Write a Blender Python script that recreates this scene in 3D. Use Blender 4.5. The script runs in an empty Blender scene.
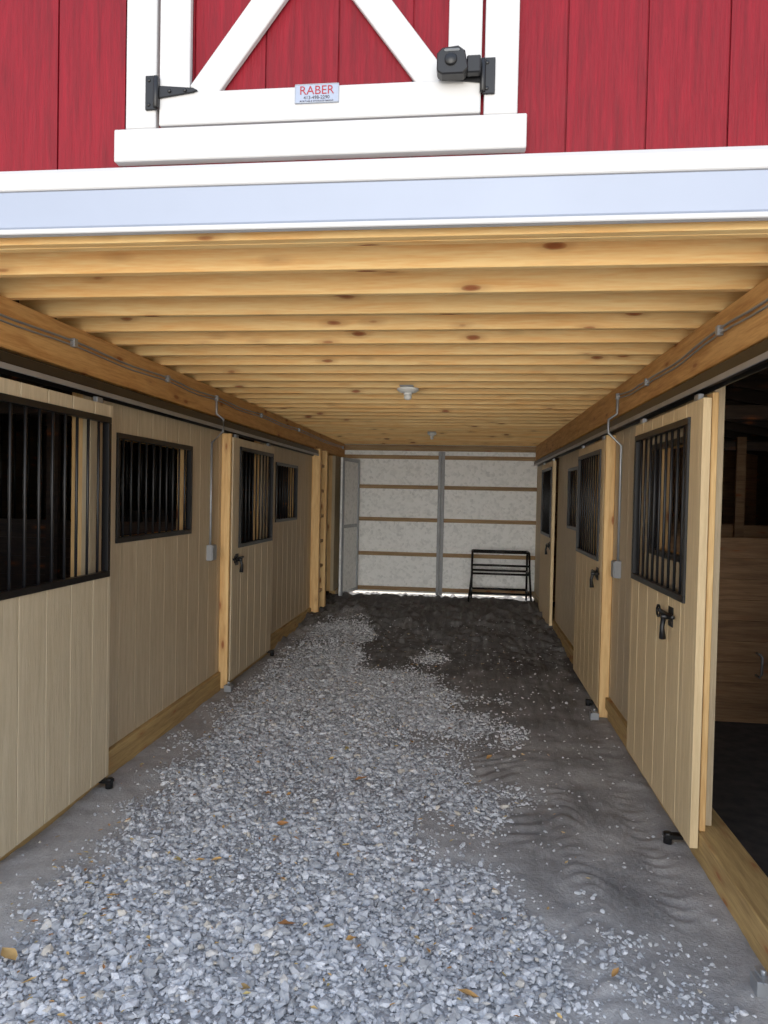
import bpy, math, random
import numpy as np
from mathutils import Matrix, Vector, noise
random.seed(7); np.random.seed(7)
S=bpy.context.scene
XL=-1.98; XR=1.07; XC=-0.455; YF=2.14; YB=11.2

# ---------------------------------------------------------------- camera
def cam_setup():
    f=710.0;r=0.021;p=0.0233;th=math.radians(6.64)
    def W(a,b,y0):
        a2=a*math.cos(r)-b*math.sin(r);b2=a*math.sin(r)+b*math.cos(r)
        y=y0*math.cos(p)+b2*math.sin(p);z=-y0*math.sin(p)+b2*math.cos(p)
        return Vector((a2*math.cos(th)-y*math.sin(th), a2*math.sin(th)+y*math.cos(th), z))
    cx=W(1,0,0);cy=W(0,1,0);cz=-W(0,0,1)
    M=Matrix((cx,cy,cz)).transposed().to_4x4()
    M.translation=Vector((0,0,1.6))
    c=bpy.data.cameras.new('camera');o=bpy.data.objects.new('camera',c)
    S.collection.objects.link(o);o.matrix_world=M
    c.sensor_fit='HORIZONTAL';c.sensor_width=36;c.lens=f/768*36
    c.clip_end=200
    S.camera=o
cam_setup()

# ---------------------------------------------------------------- colour / material helpers
def srgb(r,g,b):
    def l(c):
        c/=255.0
        return c/12.92 if c<=0.04045 else ((c+0.055)/1.055)**2.4
    return (l(r),l(g),l(b),1)
class NT:
    def __init__(s,name):
        s.m=bpy.data.materials.new(name);s.m.use_nodes=True
        s.t=s.m.node_tree;s.b=s.t.nodes['Principled BSDF']
    def n(s,ty,**k):
        x=s.t.nodes.new(ty)
        for a,v in k.items():
            setattr(x,a,v)
        return x
    def l(s,a,b): s.t.links.new(a,b)
    def math(s,op,a,b=None,c=None):
        x=s.n('ShaderNodeMath',operation=op)
        for i,v in enumerate((a,b,c)):
            if v is None: continue
            if isinstance(v,(int,float)): x.inputs[i].default_value=v
            else: s.l(v,x.inputs[i])
        return x.outputs[0]
    def mix(s,fac,a,b,mode='MIX'):
        x=s.n('ShaderNodeMix',data_type='RGBA',blend_type=mode)
        for i,v in ((0,fac),(6,a),(7,b)):
            if isinstance(v,(int,float)): x.inputs[i].default_value=v
            elif isinstance(v,tuple): x.inputs[i].default_value=v
            else: s.l(v,x.inputs[i])
        return x.outputs[2]
    def ramp(s,fac,pts):
        x=s.n('ShaderNodeValToRGB');e=x.color_ramp.elements
        while len(e)<len(pts): e.new(0.5)
        for i,(p,c) in enumerate(pts):
            e[i].position=p;e[i].color=c if isinstance(c,tuple) else (c,c,c,1)
        s.l(fac,x.inputs[0]);return x.outputs[0]
    def coords(s,scale,island=True):
        tc=s.n('ShaderNodeTexCoord');mp=s.n('ShaderNodeMapping')
        mp.inputs['Scale'].default_value=scale
        s.l(tc.outputs['Object'],mp.inputs[0])
        out=mp.outputs[0]
        if island:
            g=s.n('ShaderNodeNewGeometry')
            k=s.math('MULTIPLY',g.outputs['Random Per Island'],37.0)
            va=s.n('ShaderNodeVectorMath',operation='ADD')
            cb=s.n('ShaderNodeCombineXYZ')
            for i in range(3): s.l(k,cb.inputs[i])
            s.l(out,va.inputs[0]);s.l(cb.outputs[0],va.inputs[1]);out=va.outputs[0]
            s.isl=g.outputs['Random Per Island']
        return out
    def noise(s,vec,scale,detail=3,rough=0.5,dist=0):
        x=s.n('ShaderNodeTexNoise');x.inputs['Scale'].default_value=scale
        x.inputs['Detail'].default_value=detail;x.inputs['Roughness'].default_value=rough
        x.inputs['Distortion'].default_value=dist
        s.l(vec,x.inputs['Vector']);return x.outputs['Fac']
    def bump(s,h,strength,dist=0.01):
        x=s.n('ShaderNodeBump');x.inputs['Strength'].default_value=strength
        x.inputs['Distance'].default_value=dist
        s.l(h,x.inputs['Height']);s.l(x.outputs[0],s.b.inputs['Normal'])

def wood(name,light,dark,axis='x',knots=True,rough=0.65,var=0.2,knotcol=(150,84,36),kd=1.0):
    t=NT(name)
    st={'x':(0.6,9,9),'y':(9,0.6,9),'z':(9,9,0.6)}[axis]
    co=t.coords(st)
    n1=t.noise(co,3.0,4,0.6,0.6)
    n2=t.noise(co,14.0,3,0.6,0.2)
    n1=t.math('ADD',t.math('MULTIPLY',n1,0.62),t.math('MULTIPLY',n2,0.38))
    col=t.ramp(n1,[(0.36,srgb(*dark)),(0.5,srgb(*[(a*1.6+b)/2.6 for a,b in zip(light,dark)])),(0.60,srgb(*light))])
    if knots:
        a,b=3.4*kd,10.5*kd
        st2={'x':(a,b,b),'y':(b,a,b),'z':(b,b,a)}[axis]
        co2=t.coords(st2)
        v=t.n('ShaderNodeTexVoronoi');v.inputs['Scale'].default_value=1.0;t.l(co2,v.inputs['Vector'])
        wv=t.noise(co2,3.0,2)
        d=t.math('ADD',v.outputs['Distance'],t.math('MULTIPLY',wv,0.10))
        k=t.ramp(d,[(0.12,1.0),(0.17,0.75),(0.20,0.3),(0.36,0.0)])
        col=t.mix(k,col,srgb(*knotcol))
    vr=t.ramp(t.isl,[(0,1.0-var),(1,1.0)])
    col=t.mix(1.0,col,vr,'MULTIPLY')
    t.l(col,t.b.inputs['Base Color']);t.b.inputs['Roughness'].default_value=rough
    t.bump(n2,0.25,0.003)
    return t.m
def siding(name,light,dark,gloss=0.5,spec=0.5):
    t=NT(name)
    co=t.coords((14,14,0.9),False)
    n1=t.noise(co,3.0,5,0.65,0.4);n2=t.noise(co,10.0,4,0.7,0.8)
    cl=t.coords((1,1,1),False)
    n3=t.noise(cl,1.3,3)
    f=t.math('ADD',t.math('MULTIPLY',n1,0.6),t.math('MULTIPLY',n2,0.4))
    col=t.ramp(f,[(0.3,srgb(*dark)),(0.7,srgb(*light))])
    col=t.mix(1.0,col,t.ramp(n3,[(0.3,0.88),(0.7,1.0)]),'MULTIPLY')
    t.l(col,t.b.inputs['Base Color']);t.b.inputs['Roughness'].default_value=gloss
    t.b.inputs['Specular IOR Level'].default_value=spec
    t.bump(f,0.7,0.007)
    return t.m
def plain(name,c,rough=0.5,metal=0.0,nscale=6,namt=0.12,bump=0.05):
    t=NT(name);co=t.coords((1,1,1),False);n=t.noise(co,nscale,4)
    d=tuple(x*(1-namt*2) for x in srgb(*c)[:3])+(1,)
    t.l(t.ramp(n,[(0.3,d),(0.7,srgb(*c))]),t.b.inputs['Base Color'])
    t.b.inputs['Roughness'].default_value=rough;t.b.inputs['Metallic'].default_value=metal
    if bump: t.bump(n,bump,0.004)
    return t.m
M={}
M['joist']=wood('pine_joist',(255,216,146),(242,182,106),'x',var=0.2)
M['beam']=wood('pine_beam',(226,174,106),(188,130,68),'y')
M['pine_z']=wood('pine_stud',(240,200,136),(210,160,96),'z')
M['pine_y']=wood('pine_rail',(205,165,110),(160,118,70),'y')
M['treated']=wood('treated_sill',(194,160,100),(150,118,70),'y')
M['girt']=wood('girt_wood',(176,144,100),(136,106,68),'x')
M['deck']=wood('loft_deck',(220,168,104),(184,130,72),'y',False)
M['stall_left']=wood('stall_boards_shaded',(74,54,38),(48,34,24),'x')  # darkness inside the stalls put into the board colour
M['stall_right']=wood('stall_boards',(164,124,84),(124,90,58),'x')  # same boards painted lighter in place of light in the right stall
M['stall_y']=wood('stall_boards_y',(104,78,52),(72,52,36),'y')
M['tan']=siding('tan_siding',(218,198,162),(178,156,122),0.6)
M['tan2']=siding('tan_door_siding',(226,206,170),(190,170,134),0.55)
M['tan3']=siding('cream_door_siding',(240,212,162),(206,176,128),0.55)
M['red']=siding('red_siding',(138,6,26),(92,2,13),0.5,0.22)
M['white']=plain('white_paint',(196,195,194),0.5,0,5,0.03)
M['white_shaded']=plain('white_metal_shaded',(150,160,180),0.45,0,3,0.03,0.02)  # lower header band: its blue-grey shade is put into the colour
M['black']=plain('black_metal',(16,16,18),0.4,0.2)
M['steel']=plain('galvanised_steel',(168,172,176),0.4,0.6)
M['post_steel']=plain('painted_steel',(150,152,154),0.5,0.1)
M['grey']=plain('grey_box',(150,152,154),0.5)
M['roof']=plain('roof_metal',(110,112,116),0.5,0.3)
M['plastic']=plain('white_plastic',(225,225,220),0.4,0,5,0.02,0)
M['stalldirt']=plain('stall_dirt',(74,66,58),0.95,0,12,0.25,0.5)

def foil():
    t=NT('foil_insulation')
    co=t.coords((1,1,1),False)
    v=t.n('ShaderNodeTexVoronoi');v.inputs['Scale'].default_value=28;t.l(co,v.inputs['Vector'])
    n=t.noise(co,9,5,0.7)
    sp=t.n('ShaderNodeSeparateColor');t.l(v.outputs['Color'],sp.inputs[0])
    f=t.math('ADD',t.math('MULTIPLY',sp.outputs[0],0.35),t.math('MULTIPLY',n,0.65))
    t.l(t.ramp(f,[(0.2,srgb(214,216,213)),(0.5,srgb(246,247,243)),(0.85,srgb(254,254,252))]),t.b.inputs['Base Color'])
    t.b.inputs['Roughness'].default_value=0.45;t.b.inputs['Metallic'].default_value=0.0
    t.bump(f,0.3,0.006);return t.m
M['foil']=foil()

# ---------------------------------------------------------------- mesh builder
class MB:
    def __init__(s): s.v=[];s.f=[];s.mi=[];s.ms=[];s.sm=[]
    def mid(s,m):
        if m not in s.ms: s.ms.append(m)
        return s.ms.index(m)
    def add(s,vs,fs,m,smooth=False):
        o=len(s.v);s.v+= [tuple(v) for v in vs];k=s.mid(m)
        for f in fs: s.f.append([i+o for i in f]);s.mi.append(k);s.sm.append(smooth)
    def box(s,x0,x1,y0,y1,z0,z1,m):
        if x0>x1:x0,x1=x1,x0
        if y0>y1:y0,y1=y1,y0
        if z0>z1:z0,z1=z1,z0
        s.add([(x0,y0,z0),(x1,y0,z0),(x1,y1,z0),(x0,y1,z0),(x0,y0,z1),(x1,y0,z1),(x1,y1,z1),(x0,y1,z1)],
              [(0,3,2,1),(4,5,6,7),(0,1,5,4),(1,2,6,5),(2,3,7,6),(3,0,4,7)],m)
    def prism(s,prof,axis,a0,a1,m,smooth=False):
        n=len(prof);vs=[]
        for a in (a0,a1):
            for p in prof:
                vs.append({'x':(a,p[0],p[1]),'y':(p[0],a,p[1]),'z':(p[0],p[1],a)}[axis])
        fs=[list(range(n))[::-1],list(range(n,2*n))]+[(i,(i+1)%n,n+(i+1)%n,n+i) for i in range(n)]
        s.add(vs,fs,m,smooth)
    def revolve(s,prof,cx,cy,m,seg=20):
        for (r0,z0),(r1,z1) in zip(prof[:-1],prof[1:]):
            vs=[(cx+r0*math.cos(2*math.pi*k/seg),cy+r0*math.sin(2*math.pi*k/seg),z0) for k in range(seg)]+[(cx+r1*math.cos(2*math.pi*k/seg),cy+r1*math.sin(2*math.pi*k/seg),z1) for k in range(seg)]
            s.add(vs,[(k,(k+1)%seg,seg+(k+1)%seg,seg+k) for k in range(seg)],m,True)
    def tube(s,pts,r,m,seg=8,closed=False):
        pts=[Vector(p) for p in pts];n=len(pts);vs=[];fs=[]
        rr=r if isinstance(r,(list,tuple)) else [r]*n
        for i,p in enumerate(pts):
            if closed: d=pts[(i+1)%n]-pts[i-1]
            else: d=pts[min(i+1,n-1)]-pts[max(i-1,0)]
            d.normalize();up=Vector((0,0,1)) if abs(d.z)<0.9 else Vector((1,0,0))
            a=d.cross(up).normalized();b=d.cross(a).normalized()
            for k in range(seg):
                t=2*math.pi*k/seg;vs.append(p+(a*math.cos(t)+b*math.sin(t))*rr[i])
        for i in range(n if closed else n-1):
            j=(i+1)%n
            for k in range(seg):
                fs.append((i*seg+k,i*seg+(k+1)%seg,j*seg+(k+1)%seg,j*seg+k))
        if not closed:
            fs.append(list(range(seg)));fs.append([(n-1)*seg+k for k in range(seg)][::-1])
        s.add(vs,fs,m,True)
    def scale_about(s,k):
        s.v=[(x*k,y,1.6+(z-1.6)*k) for x,y,z in s.v]
    def obj(s,name,bevel=0,parent=None):
        me=bpy.data.meshes.new(name);me.from_pydata(s.v,[],s.f)
        for m in s.ms: me.materials.append(M[m])
        me.polygons.foreach_set('material_index',s.mi)
        me.polygons.foreach_set('use_smooth',s.sm)
        me.update()
        import bmesh
        bm=bmesh.new();bm.from_mesh(me);bmesh.ops.recalc_face_normals(bm,faces=bm.faces);bm.to_mesh(me);bm.free()
        o=bpy.data.objects.new(name,me);S.collection.objects.link(o)
        if bevel:
            b=o.modifiers.new('bevel','BEVEL');b.width=bevel;b.segments=1;b.limit_method='ANGLE';b.angle_limit=math.radians(50)
        if parent: o.parent=parent
        return o

def sidewall(mb,axis,c0,c1,a0,a1,z0,z1,m,holes=(),pitch=0.203,gap=0.007,face=None,zt=None,off=0.0):
    if face is None: face=c0
    back=c1 if face==c0 else c0
    sgn=1 if back>face else -1
    cuts={a0,a1}
    k=math.ceil((a0-off)/pitch)
    gr=[]
    while off+k*pitch<a1:
        g=off+k*pitch
        if g>a0+0.01 and g<a1-0.01: gr.append(g);cuts.add(g)
        k+=1
    for h in holes: cuts.add(max(a0,h[0]));cuts.add(min(a1,h[1]))
    cs=sorted(cuts)
    def B(a,b,za,zb,d0,d1):
        if b-a<1e-4 or zb-za<1e-4: return
        if axis=='y': mb.box(d0,d1,a,b,za,zb,m)
        else: mb.box(a,b,d0,d1,za,zb,m)
    for a,b in zip(cs[:-1],cs[1:]):
        mid=(a+b)/2
        segs=[(z0,z1 if zt is None else zt(mid))]
        for h in holes:
            if h[0]-1e-5<=a and b<=h[1]+1e-5:
                ns=[]
                for (p,q) in segs:
                    if h[2]>p: ns.append((p,min(q,h[2])))
                    if h[3]<q: ns.append((max(p,h[3]),q))
                segs=ns
        ga=a+(gap/2 if a in gr else 0);gb=b-(gap/2 if b in gr else 0)
        for p,q in segs:
            B(ga,gb,p,q,face,face+sgn*0.008)
            B(a,b,p,q,face+sgn*0.008,back)

def grill(mb,xf,y0,y1,z0,z1,side,fw=0.035,n=None,t=0.03):
    xa,xb=(xf-t,xf+0.012) if side>0 else (xf-0.012,xf+t)
    mb.box(xa,xb,y0,y1,z0,z0+fw,'black');mb.box(xa,xb,y0,y1,z1-fw,z1,'black')
    mb.box(xa,xb,y0,y0+fw,z0+fw,z1-fw,'black');mb.box(xa,xb,y1-fw,y1,z0+fw,z1-fw,'black')
    xm=(xa+xb)/2
    n=n or int(round((y1-y0)/0.105))
    for i in range(1,n):
        y=y0+(y1-y0)*i/n
        mb.tube([(xm,y,z0+fw*0.5),(xm,y,z1-fw*0.5)],0.0075,'black',8)

def latch(mb,xf,y,z,s,dy,k=1.2):
    X=lambda d: xf+s*d
    mb.box(X(0),X(0.006),y-0.03*k,y+0.03*k,z-0.04*k,z+0.04*k,'black')
    mb.tube([(X(0.022),y-dy*0.09*k,z+0.012),(X(0.022),y+dy*0.12*k,z+0.012)],0.010,'black')
    mb.tube([(X(0.004),y,z),(X(0.05),y,z)],0.012*k,'black',10)
    mb.tube([(X(0.035),y,z),(X(0.045),y-dy*0.01*k,z-0.04*k),(X(0.04),y-dy*0.005*k,z-0.09*k)],[0.012,0.011,0.017],'black',10)
    pts=[(X(0.03),y+dy*0.10*k+0.024*k*math.cos(a),z+0.01+0.024*k*math.sin(a)) for a in [2*math.pi*i/16 for i in range(16)]]
    mb.tube(pts,0.006,'black',6,True)

def stall_door(name,side,y0,y1,latch_y,dy,grill_y,z0=0.05,z1=2.05):
    mb=MB()
    if side<0: face,back,s=-1.90,-1.94,1
    else: face,back,s=1.00,1.035,-1
    mt='tan2' if side<0 else 'tan3'
    g0,g1=grill_y
    sidewall(mb,'y',min(face,back),max(face,back),y0+0.03,y1-0.03,z0,z1,mt,[(g0,g1,1.14,1.98)],face=face,off=y0+0.03)
    for a,b in ((y0,y0+0.03),(y1-0.03,y1)):
        mb.box(face,back,a,b,z0,z1,mt)
    grill(mb,face,g0,g1,1.135,1.985,s,0.032,t=0.025)
    latch(mb,face,latch_y,1.04,s,dy)
    for yy in (y0+0.12,y1-0.12):
        xm=(face+back)/2
        mb.box(xm-0.012,xm+0.012,yy-0.03,yy+0.03,z1-0.02,z1+0.03,'steel')
    for yy in (y1-0.05 if side<0 else y0+0.22,):
        mb.tube([(face+s*0.03,yy,0.0),(face+s*0.03,yy,0.055)],0.02,'black',10)
        mb.box(face+s*0.05,back,yy-0.02,yy+0.02,0.03,0.049,'black')
    return mb.obj(name,0.002)

# ---------------------------------------------------------------- loft structure
mb=MB()
y=2.20;first=True
while y<YB:
    mb.box(XL-0.12,XR+0.12,y,y+0.038,2.40,2.585,'joist')
    if first: mb.box(XL-0.12,XR+0.12,y+0.04,y+0.078,2.40,2.585,'joist');first=False
    y+=0.305
mb.obj('ceiling_joists',0.003)
mb=MB()
mb.box(XL-0.3,XR+0.3,2.16,YB+0.1,2.586,2.605,'deck');mb.obj('ceiling')
for s,x0,x1,nm in ((-1,XL-0.10,XL+0.035,'left'),(1,XR-0.035,XR+0.10,'right')):
    mb=MB()
    mb.box(x0,x1,2.18,7.0,2.187,2.40,'beam');mb.box(x0,x1,7.003,YB-0.05,2.187,2.40,'beam')
    mb.obj('ceiling_beam_'+nm,0.004)

# ---------------------------------------------------------------- side walls
HL=[(2.45,3.55,0,3),(3.83,4.96,1.30,1.92),(5.70,6.78,0,3),(7.2,8.17,1.30,1.92),(9.05,10.55,0,3)]
HR=[(2.22,3.28,0,3),(3.5,4.3,1.30,1.92),(5.45,6.5,0,3),(7.05,7.75,1.30,1.92),(8.6,9.7,0,3)]
def wall_side(name,face,back,holes,s,z0):
    mb=MB()
    sidewall(mb,'y',min(face,back),max(face,back),2.18,YB,z0,2.185,'tan',holes,face=face,off=0.03)
    for h in holes:
        if h[2]==0:
            if h[0]<2.3: continue
            for a,b in ((h[0]-0.09,h[0]),(h[1],h[1]+0.09)):
                mb.box(back,back-s*0.06,a,b,z0,2.185,'pine_z')
        else:
            w=0.035
            fa=face-s*0.03;bk=back-s*0.05
            mb.box(fa,bk,h[0],h[0]+w,h[2],h[3],'pine_z')
            mb.box(fa,bk,h[1]-w-0.015,h[1],h[2],h[3],'pine_z')
            mb.box(fa,bk,h[0]+w,h[1]-w-0.015,h[2]-0.0,h[2]+0.02,'pine_z')
            mb.box(fa,bk,h[0]+w,h[1]-w-0.015,h[3]-0.02,h[3],'pine_z')
    return mb.obj(name)
wall_side('wall_left',XL,XL-0.045,HL,1,0.14)
wall_side('wall_right',XR,XR+0.045,HR,-1,0.16)
mb=MB();
for a,b in ((2.18,5.55),(5.61,9.0),(10.6,YB-0.05)): mb.box(XL-0.07,XL+0.025,a,b,-0.03,0.138,'treated')
mb.obj('baseboard_left',0.004)
mb=MB()
for a,b in ((2.18,5.32),(5.39,8.5),(8.503,YB-0.05)): mb.box(XR-0.03,XR+0.12,a,b,0.075,0.158,'treated');mb.box(XR-0.012,XR+0.12,a,b,-0.03,0.072,'treated')
mb.obj('baseboard_right',0.004)
for i,(sd,h) in enumerate(((-1,HL[1]),(-1,HL[3]),(1,HR[1]),(1,HR[3]))):
    mb=MB()
    x=XL if sd<0 else XR
    grill(mb,x,h[0]-0.005,h[1]-0.03,h[2]-0.005,h[3]+0.005,-sd,0.032,t=0.026)
    mb.obj('window_%d'%(i+1),0.002)
stall_door('door_1',-1,2.40,3.63,2.55,-1,(2.47,3.60))
stall_door('door_2',-1,5.62,6.83,5.74,-1,(5.78,6.80))
stall_door('door_3',1,3.20,4.44,3.58,1,(3.37,4.40),0.09)
stall_door('door_4',1,5.40,6.62,5.54,-1,(5.52,6.58))
stall_door('door_5',1,8.55,9.80,8.68,-1,(8.64,9.70))
mb=MB();mb.box(XL+0.001,-1.905,5.56,5.60,0.0,2.075,'pine_z');mb.obj('post',0.004)
mb=MB();mb.box(1.0,XR-0.001,5.34,5.385,0.0,2.075,'pine_z');mb.obj('post',0.004)
mb=MB();mb.box(1.043,XR-0.001,3.215,3.29,0.16,2.075,'pine_z');mb.obj('post',0.003)
mb=MB()
for yy in (8.93,9.35):
    mb.box(XL+0.001,-1.87,yy,yy+0.09,0,2.18,'pine_z')
for k in range(6):
    mb.box(XL+0.01,-1.90,9.02,9.35,0.3+k*0.33,0.34+k*0.33,'pine_y')
mb.obj('loft_ladder',0.004)
mb=MB()
p0=Vector((-1.86,10.35));p1=Vector((-1.73,11.08));d=(p1-p0);L=d.length;d.normalize();nrm=Vector((d.y,-d.x))
def slab(a,b,z0,z1,t0,t1,m):
    q=[p0+d*a+nrm*t0,p0+d*b+nrm*t0,p0+d*b+nrm*t1,p0+d*a+nrm*t1]
    mb.prism([(v.x,v.y) for v in q],'z',z0,z1,m)
slab(0,L,0.1,2.15,0,0.03,'foil')
for a in (0,L-0.05): slab(a,a+0.05,0.1,2.15,0.03,0.05,'steel')
for z in (0.1,1.1,2.1): slab(0.05,L-0.05,z,z+0.05,0.03,0.045,'steel')
mb.obj('door_6',0.002)

# tracks
mb=MB()
mb.box(-1.955,-1.89,2.2,8.9,2.10,2.155,'black');mb.box(-1.957,-1.952,2.2,8.9,2.08,2.18,'black')
mb.box(-1.892,-1.886,2.2,8.9,2.085,2.11,'steel');mb.obj('door_track',0.002)
mb=MB()
mb.box(0.99,1.045,2.2,10.9,2.10,2.155,'black');mb.box(1.042,1.047,2.2,10.9,2.08,2.18,'black')
mb.box(0.986,0.992,2.2,10.9,2.085,2.11,'steel');mb.obj('door_track',0.002)

# conduit + boxes
def cable(xf,s,pts,box,name):
    mb=MB()
    P=[]
    for (a,za),(b,zb) in zip(pts[:-1],pts[1:]):
        n=max(2,int((b-a)/0.15))
        for i in range(n):
            t=i/n;P.append((xf+s*(0.012+0.006*math.sin(9*t)),a+(b-a)*t,za+(zb-za)*t-0.012*math.sin(math.pi*t)))
    P.append((xf+s*0.012,pts[-1][0],pts[-1][1]))
    mb.tube(P,0.006,'steel',6)
    mb.tube([(p[0]+0,p[1],p[2]-0.022) for p in P],0.005,'steel',6)
    by,bz,xw=box
    mb.tube([(xf+s*0.012,by,2.33),(xf+s*0.014,by,2.2),(xw+s*0.105,by,2.16),(xw+s*0.105,by,2.07),(xw+s*0.014,by,1.98),(xw+s*0.014,by,bz+0.05)],0.009,'steel',8)
    mb.box(xw,xw+s*0.045,by-0.045,by+0.045,bz-0.06,bz+0.06,'grey')
    mb.box(xw+s*0.045,xw+s*0.052,by-0.04,by+0.04,bz-0.055,bz+0.055,'steel')
    for a,z in pts: mb.box(xf,xf+s*0.025,a-0.015,a+0.015,z-0.03,z+0.012,'steel')
    mb.obj(name,0.002)
cable(XL+0.035,1,[(2.2,2.33),(3.3,2.325),(4.4,2.33),(5.3,2.33),(6.5,2.335),(8,2.34),(10.9,2.34)],(5.3,1.13,XL),'electrical_conduit')
cable(XR-0.035,-1,[(2.2,2.33),(3.1,2.32),(4.3,2.30),(5.1,2.33)],(5.1,1.12,XR),'electrical_conduit')

# ceiling lamps (low profile keyless holders)
for yy,k in ((5.28,1.0),(8.95,0.7)):
    mb=MB()
    mb.revolve([(0.0,2.398),(0.08*k,2.398),(0.082*k,2.385),(0.06*k,2.37),(0.032*k,2.362),(0.03*k,2.35)],XC,yy,'plastic')
    mb.revolve([(0.016*k,2.352),(0.026*k,2.345),(0.03*k,2.332),(0.022*k,2.318),(0.001,2.312)],XC,yy,'plastic')
    mb.box(XC-0.05,XC+0.05,yy-0.15,yy+0.16,2.398,2.402,'grey')
    mb.obj('ceiling_lamp')

# ---------------------------------------------------------------- back wall
mb=MB()
mb.box(XL-0.1,XR+0.1,YB,YB+0.04,0.07,2.60,'foil')
for z in (2.21,1.74,1.225,0.68,0.13):
    mb.box(XL,XC-0.0,YB-0.04,YB,z-0.03,z+0.03,'girt');mb.box(XC+0.10,XR,YB-0.04,YB,z-0.03,z+0.03,'girt')
mb.box(XC+0.0,XC+0.048,YB-0.055,YB-0.002,0.05,2.3,'post_steel');mb.box(XC+0.052,XC+0.10,YB-0.05,YB-0.002,0.05,2.3,'post_steel')
mb.box(XL,XR,YB-0.05,YB,2.31,2.40,'girt')
mb.obj('wall_back',0.003)

# ---------------------------------------------------------------- stalls
def stall(side,nm):
    if side<0: xi,xo=XL-0.11,-5.2
    else: xi,xo=XR+0.11,4.3
    mt='stall_'+nm
    lo,hi=min(xi,xo),max(xi,xo)
    mb=MB()
    z=0.0
    while z<2.35:
        if side<0: gaps=((YF+0.02,3.6),(4.5,YB+0.1)) if (1.3<z<1.85) else ((YF+0.02,YB+0.1),)
        else: gaps=((YF+0.02,2.9),(4.6,YB+0.1)) if (1.1<z<2.0) else ((YF+0.02,YB+0.1),)
        for a,b in gaps:
            mb.box(xo,xo+side*0.03,a,b,z,z+0.2,'stall_y')
        z+=0.2
    mb.box(xo-side*0.0,xo+side*0.09,YF+0.01,YB+0.1,2.3,2.42,'stall_y')
    mb.obj('wall_'+nm+'_outer')
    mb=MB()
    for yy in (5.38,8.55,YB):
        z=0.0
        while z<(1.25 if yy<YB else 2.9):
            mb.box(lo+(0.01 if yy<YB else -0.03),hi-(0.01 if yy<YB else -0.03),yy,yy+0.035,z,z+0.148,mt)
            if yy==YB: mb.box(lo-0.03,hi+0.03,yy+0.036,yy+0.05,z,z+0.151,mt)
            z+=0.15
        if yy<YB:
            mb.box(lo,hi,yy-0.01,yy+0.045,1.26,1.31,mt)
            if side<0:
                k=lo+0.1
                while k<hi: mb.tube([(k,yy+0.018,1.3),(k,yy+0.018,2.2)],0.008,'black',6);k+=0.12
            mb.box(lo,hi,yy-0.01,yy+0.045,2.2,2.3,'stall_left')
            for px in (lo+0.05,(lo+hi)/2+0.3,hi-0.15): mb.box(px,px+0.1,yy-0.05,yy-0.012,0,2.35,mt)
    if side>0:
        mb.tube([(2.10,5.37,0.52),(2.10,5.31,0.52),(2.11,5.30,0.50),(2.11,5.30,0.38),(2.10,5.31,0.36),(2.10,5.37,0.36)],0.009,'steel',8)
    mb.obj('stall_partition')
    mb=MB()
    za,zb=2.95,2.42
    mb.prism([(xi+side*-0.15,za+0.02),(xo+side*0.3,zb-0.03),(xo+side*0.3,zb+0.0),(xi+side*-0.15,za+0.05)],'y',YF-0.2,YB+0.3,'roof')
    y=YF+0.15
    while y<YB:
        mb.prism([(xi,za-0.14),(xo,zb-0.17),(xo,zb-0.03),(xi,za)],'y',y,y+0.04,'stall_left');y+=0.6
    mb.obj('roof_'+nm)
    mb=MB();mb.box(xi-side*0.0,xi-side*0.03,2.2,YB,2.61,3.0,'stall_y');mb.obj('trim_'+nm)
    mb=MB();mb.box(lo-0.1 if side<0 else lo+0.015,hi-0.015 if side<0 else hi+0.1,YF+0.06,YB,-0.049,0.01,'stalldirt');mb.obj('floor_stall_'+nm)
stall(-1,'left');stall(1,'right')

# ---------------------------------------------------------------- red facade
def ztop(x):
    d=abs(x-XC)
    if d<2.2: return 5.4-0.55*d if d<1.2 else 4.74-1.3*(d-1.2)
    return 2.95-0.16*(d-1.7)
mb=MB()
sidewall(mb,'x',YF,YF+0.05,-5.2,4.3,0.05,5,'red',[(XL-0.07,XR+0.07,0,2.42)],pitch=0.225,gap=0.006,face=YF,zt=ztop,off=0.26)
mb.obj('wall_front')
mb=MB()
pf=[(XC-2.5,3.2),(XC-1.2,4.78),(XC,5.45),(XC+1.2,4.78),(XC+2.5,3.2)]
for (x0,z0),(x1,z1) in zip(pf[:-1],pf[1:]):
    mb.prism([(x0,z0),(x1,z1),(x1,z1+0.06),(x0,z0+0.06)],'y',YF-0.25,YB+0.3,'roof')
mb.obj('roof')
mb=MB()
sidewall(mb,'x',YB+0.1,YB+0.15,-5.2,4.3,0.05,5,'red',[(XL-0.07,XR+0.07,0,2.42)],pitch=0.235,face=YB+0.15,zt=ztop,off=0.26)
mb.obj('wall_rear')
mb=MB()
x0,x1=XL-0.25,XR+0.25
mb.prism([(YF,2.603),(YF-0.035,2.595),(YF-0.045,2.58),(YF-0.045,2.530),(YF,2.525)],'x',x0,x1,'white')
mb.prism([(YF+0.0,2.524),(YF-0.040,2.528),(YF-0.018,2.423),(YF,2.418)],'x',x0,x1,'white_shaded')
mb.prism([(YF,2.422),(YF-0.03,2.416),(YF-0.03,2.400),(YF+0.0,2.400)],'x',x0,x1,'white')
for a,b in ((XL-0.2,XL-0.07),(XR+0.07,XR+0.2)): mb.box(a,b,YF-0.02,YF,0.02,2.40,'white')
mb.obj('trim_1',0.003)
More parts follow.
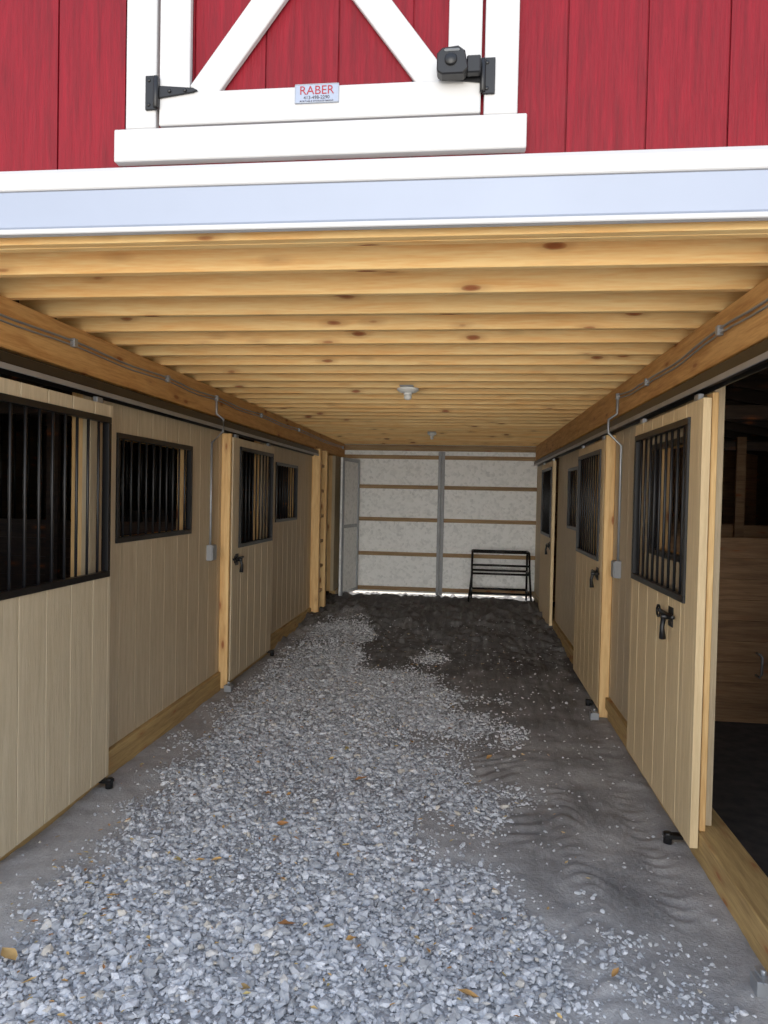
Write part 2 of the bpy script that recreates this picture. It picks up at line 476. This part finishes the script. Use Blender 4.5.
# loft door
mb=MB()
mb.box(-1.125,0.148,YF-0.035,YF,2.628,2.728,'white')
for a,b in ((-1.09,-0.992),(0.022,0.12)): mb.box(a,b,YF-0.03,YF,2.73,3.9,'white')
mb.box(-1.12,0.148,YF-0.035,YF,3.9,4.0,'white')
f0,f1=YF-0.028,YF-0.005
mb.box(-0.982,0.012,f0,f1,2.738,2.838,'white');mb.box(-0.982,0.012,f0,f1,3.79,3.89,'white')
mb.box(-0.982,-0.884,f0,f1,2.84,3.788,'white');mb.box(-0.086,0.012,f0,f1,2.84,3.788,'white')
def brace(xa,za,xb,zb,w,y0,y1):
    A=Vector((xa,za));B=Vector((xb,zb));dd=(B-A).normalized();n=Vector((-dd.y,dd.x))*w/2
    q=[A+n,B+n,B-n,A-n];mb.prism([(v.x,v.y) for v in q],'y',0,0,'white')
    k=len(mb.v)-8
    for i in range(4): v=mb.v[k+i];mb.v[k+i]=(v[0],y0,v[2])
    for i in range(4,8): v=mb.v[k+i];mb.v[k+i]=(v[0],y1,v[2])
brace(-0.850,2.83,-0.12,3.79,0.088,f0+0.002,f1)
brace(-0.12,2.83,-0.850,3.79,0.088,f0+0.004,f1)
mb.scale_about(0.986)
mb.obj('door_7',0.003)
def hinge(xp,z,rev):
    mb=MB();s=-1 if rev else 1
    yb=YF-0.036
    mb.box(xp-0.018,xp+0.018,yb-0.002,YF-0.0305,z-0.055,z+0.05,'black')
    mb.prism([(xp+s*0.018,z-0.02),(xp+s*0.135,z-0.006),(xp+s*0.15,z),(xp+s*0.135,z+0.008),(xp+s*0.018,z+0.02)],'y',yb,YF-0.0285,'black')
    mb.tube([(xp+s*0.018,yb-0.003,z-0.05),(xp+s*0.018,yb-0.003,z+0.045)],0.009,'black',10)
    for q in ((xp-0.006,z+0.035),(xp-0.006,z-0.04),(xp+s*0.06,z),(xp+s*0.11,z)):
        mb.tube([(q[0],yb-0.005,q[1]),(q[0],yb+0.001,q[1])],0.006,'black',8)
    mb.scale_about(0.986)
    return mb
hinge(-1.005,2.838,False).obj('strap_hinge',0.0015)
hinge(0.035,2.842,True).obj('strap_hinge',0.0015)
mb=MB()
prof=[(-0.115,2.815),(-0.115,2.865),(-0.10,2.88),(-0.055,2.885),(-0.035,2.87),(-0.025,2.82),(-0.04,2.805),(-0.10,2.805)]
mb.prism(prof,'y',YF-0.085,YF-0.045,'black')
mb.box(-0.03,0.01,YF-0.07,YF-0.045,2.815,2.865,'black');mb.tube([(-0.075,YF-0.092,2.845),(-0.075,YF-0.08,2.845)],0.018,'black',14)
mb.box(-0.095,-0.05,YF-0.089,YF-0.08,2.868,2.875,'steel')
mb.obj('door_lock',0.005)
def sign():
    e=bpy.data.objects.new('sign',None);S.collection.objects.link(e);e.location=(-0.474,YF-0.031,2.796)
    mb=MB();mb.box(-0.067,0.067,-0.002,0.002,-0.028,0.028,'white_shaded');o=mb.obj('plate',0.001);o.parent=e
    mb=MB()
    for a in (-0.066,0.0645): mb.box(a,a+0.0015,-0.0032,-0.002,-0.027,0.027,'steel')
    for a in (-0.0275,0.026): mb.box(-0.066,0.066,-0.0032,-0.002,a,a+0.0015,'steel')
    o=mb.obj('rim');o.parent=e
    M['redink']=plain('red_ink',(150,20,30),0.5,0,5,0.02,0);M['darkink']=plain('dark_ink',(60,50,60),0.5,0,5,0.02,0)
    for txt,sz,z,mm in (('RABER',0.036,0.0,'redink'),('413-498-2290',0.014,-0.014,'darkink'),('PORTABLE STORAGE BARNS',0.008,-0.023,'darkink')):
        c=bpy.data.curves.new('text','FONT');c.body=txt;c.size=sz;c.align_x='CENTER';c.extrude=0.0004
        c.materials.append(M[mm]);t=bpy.data.objects.new('lettering',c);S.collection.objects.link(t)
        t.parent=e;t.location=(0,-0.0028,z-0.003);t.rotation_euler=(math.pi/2,0,0)
sign()

# ---------------------------------------------------------------- ground
def ss(a,b,x):
    t=np.clip((x-a)/(b-a),0,1);return t*t*(3-2*t)
def nz(X,Y,sc,seed=0):
    return np.array([noise.noise(Vector((x*sc,y*sc,seed))) for x,y in zip(X,Y)])
def gmask(X,Y,N1,N2):
    xb=0.50-0.55*ss(2.3,3.7,Y)+0.14*ss(3.8,4.6,Y)-0.10*ss(4.8,5.8,Y)
    g=ss(0.36,-0.30,X-xb+N1*0.4+N2*0.25)
    xl=-1.58-0.18*ss(3.0,6.0,Y)
    g*=ss(-0.22,0.25,X-xl+N2*0.25)
    ye=6.3+2.6*ss(-0.85,-1.25,X)-0.8*ss(-0.3,0.1,X)
    g*=ss(1.0,-0.9,Y-ye+N1*1.4)
    g*=1-0.35*ss(0.05,0.4,N1+0.5*N2)
    return np.clip(g,0,1)
def dmask(X,Y,N1,N2):
    d=ss(-1.1,0.9,Y-6.2-1.9*ss(-0.9,-1.3,X)+N1*1.3+N2*0.8)
    xb=0.50-0.55*ss(2.3,3.7,Y)
    near=0.48*ss(-0.05,0.3,X-xb+N1*0.3)*(0.75+0.8*N2)*ss(1.05,0.8,X+N2*0.2)
    d=np.maximum(d,near)
    d=np.maximum(d,0.72*ss(3.8,5.6,Y+N2)*ss(-0.3,0.25,X+N1*0.3)*ss(1.1,0.8,X+N1*0.1))
    return np.clip(d,0,1)
def gheight(X,Y,N1,N2,N3):
    z=0.012*N1+0.008*N2+0.006*N3
    z+=0.13*ss(7.0,9.6,Y+N1*0.8)*ss(11.15,10.5,Y)*(0.75+0.5*N2)+0.02*ss(6.5,8,Y)*N3*2
    br=np.clip(0.6+1.5*N2,0,1)
    rip=ss(0.35,0.5,X)*ss(1.0,0.85,X)*ss(4.6,3.4,Y)*br
    z+=rip*0.0075*np.sin((Y+0.25*np.sin(X*9)+N1*0.12)*2*math.pi/0.085)
    rip2=ss(0.02,0.12,X)*ss(0.42,0.3,X)*ss(3.0,3.5,Y)*ss(7,5,Y)*br
    z+=rip2*0.007*np.sin((Y*1.0-X*0.6+N2*0.1)*2*math.pi/0.10)
    z-=0.012*ss(-1.5,-1.65,X)
    return z
xs=np.arange(XL-0.08,XR+0.10,0.02);ys=np.concatenate([np.arange(0.2,5,0.02),np.arange(5,YB+0.35,0.035)])
GX,GY=np.meshgrid(xs,ys);X=GX.ravel();Y=GY.ravel()
N1=nz(X,Y,1.7,0);N2=nz(X,Y,4.0,5);N3=nz(X,Y,13.0,9)
Z=gheight(X,Y,N1,N2,N3)
nx,ny=len(xs),len(ys)
idx=np.arange(nx*ny).reshape(ny,nx)
F=np.stack([idx[:-1,:-1],idx[:-1,1:],idx[1:,1:],idx[1:,:-1]],-1).reshape(-1,4)
def fastmesh(name,V,F,mat,smooth):
    me=bpy.data.meshes.new(name);k=F.shape[1]
    me.vertices.add(len(V));me.vertices.foreach_set('co',V.astype(np.float32).ravel())
    me.loops.add(F.size);me.loops.foreach_set('vertex_index',F.astype(np.int32).ravel())
    me.polygons.add(len(F));me.polygons.foreach_set('loop_start',np.arange(0,F.size,k,dtype=np.int32))
    me.update(calc_edges=True);me.validate()
    me.polygons.foreach_set('use_smooth',[smooth]*len(me.polygons))
    me.materials.append(mat)
    o=bpy.data.objects.new(name,me);S.collection.objects.link(o);return o
def floor_mat():
    t=NT('aisle_ground')
    co=t.coords((1,1,1),False)
    ag=t.n('ShaderNodeAttribute',attribute_name='gravel').outputs['Fac']
    ad=t.n('ShaderNodeAttribute',attribute_name='soil').outputs['Fac']
    v=t.n('ShaderNodeTexVoronoi');v.inputs['Scale'].default_value=75;t.l(co,v.inputs['Vector'])
    sp=t.n('ShaderNodeSeparateColor');t.l(v.outputs['Color'],sp.inputs[0])
    stone=t.ramp(sp.outputs[0],[(0,srgb(136,136,137)),(0.6,srgb(168,168,170)),(1,srgb(198,198,200))])
    fine=t.noise(co,60,5,0.7);med=t.noise(co,5,5,0.65)
    cs=t.coords((9,1.2,1),False);streak=t.noise(cs,1.6,4,0.6,0.5)
    dust=t.ramp(t.math('ADD',t.math('MULTIPLY',fine,0.45),t.math('MULTIPLY',med,0.55)),[(0.3,srgb(142,139,135)),(0.55,srgb(172,169,166)),(0.75,srgb(200,198,195))])
    soil=t.ramp(t.math('ADD',t.math('MULTIPLY',fine,0.5),t.math('MULTIPLY',med,0.5)),[(0.3,srgb(70,67,65)),(0.6,srgb(98,95,93)),(0.8,srgb(130,127,124))])
    sf=t.math('ADD',ad,t.math('MULTIPLY',t.math('SUBTRACT',streak,0.5),t.math('MULTIPLY',ad,1.6)))
    sf=t.ramp(sf,[(0.0,0.0),(1.0,1.0)])
    base=t.mix(sf,dust,soil)
    gm=t.ramp(t.math('ADD',ag,t.math('MULTIPLY',t.math('SUBTRACT',fine,0.5),0.8)),[(0.3,0.0),(0.75,1.0)])
    t.l(t.mix(gm,base,stone),t.b.inputs['Base Color'])
    t.b.inputs['Roughness'].default_value=0.95
    hh=t.math('ADD',t.math('MULTIPLY',t.math('SUBTRACT',1.0,v.outputs['Distance']),t.math('MULTIPLY',gm,0.7)),t.math('MULTIPLY',fine,0.6))
    t.bump(hh,0.8,0.012)
    return t.m
fl=fastmesh('floor',np.stack([X,Y,Z],-1),F,floor_mat(),True)
for nm,vals in (('gravel',gmask(X,Y,N1,N2)),('soil',dmask(X,Y,N1,N2))):
    at=fl.data.attributes.new(nm,'FLOAT','POINT');at.data.foreach_set('value',vals.astype(np.float32))
M['yard']=plain('yard_gravel',(205,196,180),0.95,0,20,0.15,0.4)
mb=MB();mb.box(-9,9,-4,17,-0.12,-0.05,'yard');mb.obj('ground')
mb=MB();mb.box(-9,9,-4,0.22,-0.05,-0.005,'yard');mb.obj('yard')

# stones
NS=135000
sx=np.random.uniform(XL+0.05,XR-0.05,NS);sy=0.9+7.8*np.random.rand(NS)**1.35
n1=nz(sx,sy,1.7,0);n2=nz(sx,sy,4.0,5);n3=nz(sx,sy,13.0,9)
g=gmask(sx,sy,n1,n2);keep=np.random.rand(NS)<np.maximum(g*(0.85+0.5*n3),0.02)
sx,sy,n1,n2,n3=[q[keep] for q in (sx,sy,n1,n2,n3)]
gk=g[keep]
n=len(sx);sz=gheight(sx,sy,n1,n2,n3)
ph=(1+5**.5)/2
ico=np.array([(-1,ph,0),(1,ph,0),(-1,-ph,0),(1,-ph,0),(0,-1,ph),(0,1,ph),(0,-1,-ph),(0,1,-ph),(ph,0,-1),(ph,0,1),(-ph,0,-1),(-ph,0,1)])/math.sqrt(1+ph*ph)
icf=np.array([(0,11,5),(0,5,1),(0,1,7),(0,7,10),(0,10,11),(1,5,9),(5,11,4),(11,10,2),(10,7,6),(7,1,8),(3,9,4),(3,4,2),(3,2,6),(3,6,8),(3,8,9),(4,9,5),(2,4,11),(6,2,10),(8,6,7),(9,8,1)])
size=np.random.lognormal(math.log(0.0085),0.38,n).clip(0.004,0.022)*(0.6+0.5*gk)
P=ico[None]*(1+0.22*np.random.randn(n,12,1)).clip(0.6,1.45)
P=P*np.stack([np.ones(n)*1.15,np.random.uniform(0.65,1.0,n),np.random.uniform(0.45,0.75,n)],-1)[:,None,:]
def rot(P,ax,an):
    c,s=np.cos(an)[:,None],np.sin(an)[:,None];i,j=[(1,2),(0,2),(0,1)][ax];Q=P.copy()
    Q[:,:,i]=P[:,:,i]*c-P[:,:,j]*s;Q[:,:,j]=P[:,:,i]*s+P[:,:,j]*c;return Q
P=rot(P,0,np.random.uniform(-.5,.5,n));P=rot(P,1,np.random.uniform(-.5,.5,n));P=rot(P,2,np.random.uniform(0,6.28,n))
P=P*size[:,None,None]+np.stack([sx,sy,sz+size*0.25+np.random.rand(n)*0.006*(gk>0.5)],-1)[:,None,:]
FF=(icf[None]+12*np.arange(n)[:,None,None]).reshape(-1,3)
def stone_mat():
    t=NT('crushed_stone');gm=t.n('ShaderNodeNewGeometry')
    co=t.coords((1,1,1),False);n=t.noise(co,120,3)
    c=t.ramp(gm.outputs['Random Per Island'],[(0,srgb(150,150,151)),(0.35,srgb(176,177,179)),(0.75,srgb(198,199,202)),(0.93,srgb(218,218,220)),(1,srgb(196,184,164))])
    c=t.mix(1.0,c,t.ramp(n,[(0.3,0.85),(0.7,1.0)]),'MULTIPLY')
    t.l(c,t.b.inputs['Base Color']);t.b.inputs['Roughness'].default_value=0.85;return t.m
fastmesh('gravel',P.reshape(-1,3),FF,stone_mat(),False)

# leaves
def leaf_mat():
    t=NT('dry_leaf');gm=t.n('ShaderNodeNewGeometry')
    c=t.ramp(gm.outputs['Random Per Island'],[(0,srgb(150,100,58)),(0.3,srgb(186,142,80)),(0.6,srgb(200,168,108)),(0.85,srgb(166,150,90)),(1,srgb(126,84,54))])
    t.l(c,t.b.inputs['Base Color']);t.b.inputs['Roughness'].default_value=0.7;return t.m
V=[];FL=[]
def leaf(x,y,L,w,a,tilt):
    N=[noise.noise(Vector((x*s,y*s,q))) for s,q in ((1.7,0),(4,5),(13,9))]
    z=float(gheight(*[np.array([q]) for q in (x,y,*N)])[0])+0.018
    o=len(V);R=Matrix.Rotation(a,3,'Z')@Matrix.Rotation(tilt,3,'X')@Matrix.Rotation(random.uniform(-.25,.25),3,'Y')
    prof=[0.02,0.5,0.95,0.8,0.55,0.03]
    for i,pw in enumerate(prof):
        u=i/5-0.5
        for sgn in (-1,0,1):
            p=Vector((u*L,sgn*pw*w/2*random.uniform(.75,1.15),abs(sgn)*pw*w*random.uniform(0.1,.45)+0.3*L*u*u));V.append(Vector((x,y,z))+R@p)
    for i in range(5):
        for k in range(2):
            q=o+i*3+k;FL.append((q,q+1,q+4,q+3))
random.seed(11)
for i in range(900):
    y=1.0+7.0*random.random()**1.5;x=random.uniform(-1.85,0.55)
    if random.random()<0.35: x=random.uniform(-1.7,-0.7)
    L=random.uniform(0.010,0.03) if i>40 else random.uniform(0.03,0.05)
    leaf(x,y,L,L*random.uniform(.35,.55),random.uniform(0,6.28),random.uniform(-.35,.35))
for (x,y,L) in ((-1.50,2.2,.12),(-.84,3.28,.07),(-.55,3.88,.07),(-.62,2.51,.07),(-.67,2.16,.065),(.04,2.24,.07),(-.375,2.47,.055),(.53,2.42,.06),(-1.36,2.1,.05),(-1.33,2.59,.055),(.17,4.34,.06),(-1.2,2.9,.05),(-1.0,3.6,.05)):
    leaf(x,y,L,L*random.uniform(.32,.5),random.uniform(-1,1),random.uniform(-.4,.5))
lf=fastmesh('fallen_leaves',np.array([tuple(v) for v in V]),np.array(FL),leaf_mat(),True)

# ---------------------------------------------------------------- metal rack at the back
mb=MB()
r=0.016
xa,xb=0.10,0.92;yf,yb=10.35,10.85
for x in (xa,xb):
    mb.tube([(x-0.05 if x==xa else x+0.03,yf-0.05,0.06),(x,yf,0.50),(x,yf+0.08,0.74),(x,yf+0.16,0.80),(x,yb-0.05,0.80),(x,yb,0.74),(x,yb,0.06)],r,'black',8)
    mb.tube([(x,yf+0.02,0.50),(x,yb,0.50)],r*0.8,'black');mb.tube([(x,yf-0.03,0.22),(x,yb,0.22)],r*0.8,'black')
for z,yy in ((0.80,yf+0.16),(0.80,yb-0.05),(0.50,yf),(0.50,yb),(0.22,yf-0.03),(0.22,yb),(0.62,yf+0.04)):
    mb.tube([(xa,yy,z),(xb,yy,z)],r,'black',8)
mb.obj('metal_rack')
for (x,y) in ((-1.87,5.5),(0.96,5.30),(1.0,2.42)):
    mb=MB();mb.box(x-0.03,x+0.03,y-0.03,y+0.03,0.0,0.05,'steel');mb.box(x-0.015,x+0.015,y-0.045,y+0.045,0.05,0.058,'steel');mb.tube([(x,y,0.058),(x,y,0.075)],0.01,'steel',6);mb.obj('anchor_bracket',0.002)

# ---------------------------------------------------------------- light
w=bpy.data.worlds.new('World');S.world=w;w.use_nodes=True;nt=w.node_tree
bg=nt.nodes['Background'];tc=nt.nodes.new('ShaderNodeTexCoord');sp=nt.nodes.new('ShaderNodeSeparateXYZ')
ma=nt.nodes.new('ShaderNodeMath');ma.operation='MULTIPLY_ADD';ma.inputs[1].default_value=0.5;ma.inputs[2].default_value=0.5
cr=nt.nodes.new('ShaderNodeValToRGB');nt.links.new(tc.outputs['Generated'],sp.inputs[0]);nt.links.new(sp.outputs[2],ma.inputs[0]);nt.links.new(ma.outputs[0],cr.inputs[0])
E=cr.color_ramp.elements
E[0].position=0.0;E[0].color=(0.95,0.82,0.64,1)
E[1].position=1.0;E[1].color=(0.55,0.68,0.95,1)
e=E.new(0.48);e.color=(0.95,0.85,0.70,1)
e=E.new(0.52);e.color=(0.97,0.98,1.0,1)
e=E.new(0.70);e.color=(0.68,0.80,1.0,1)
nt.links.new(cr.outputs[0],bg.inputs[0]);bg.inputs[1].default_value=1.6
sl=bpy.data.lights.new('sun','SUN');sl.energy=6;sl.angle=math.radians(0.6);sl.color=(1,0.95,0.86)
so=bpy.data.objects.new('sun',sl);S.collection.objects.link(so)
so.rotation_euler=(math.radians(-42),0,math.radians(12))
sl=bpy.data.lights.new('front_fill','SUN');sl.energy=2.9;sl.angle=math.radians(42);sl.color=(1,0.97,0.92)  # added fill lamp to brighten the aisle depth, standing in for sky and yard
so=bpy.data.objects.new('front_fill',sl);S.collection.objects.link(so)
so.rotation_euler=(math.radians(90),0,math.radians(0))
S.view_settings.view_transform='Standard'
S.view_settings.exposure=0
S.view_settings.gamma=1.1
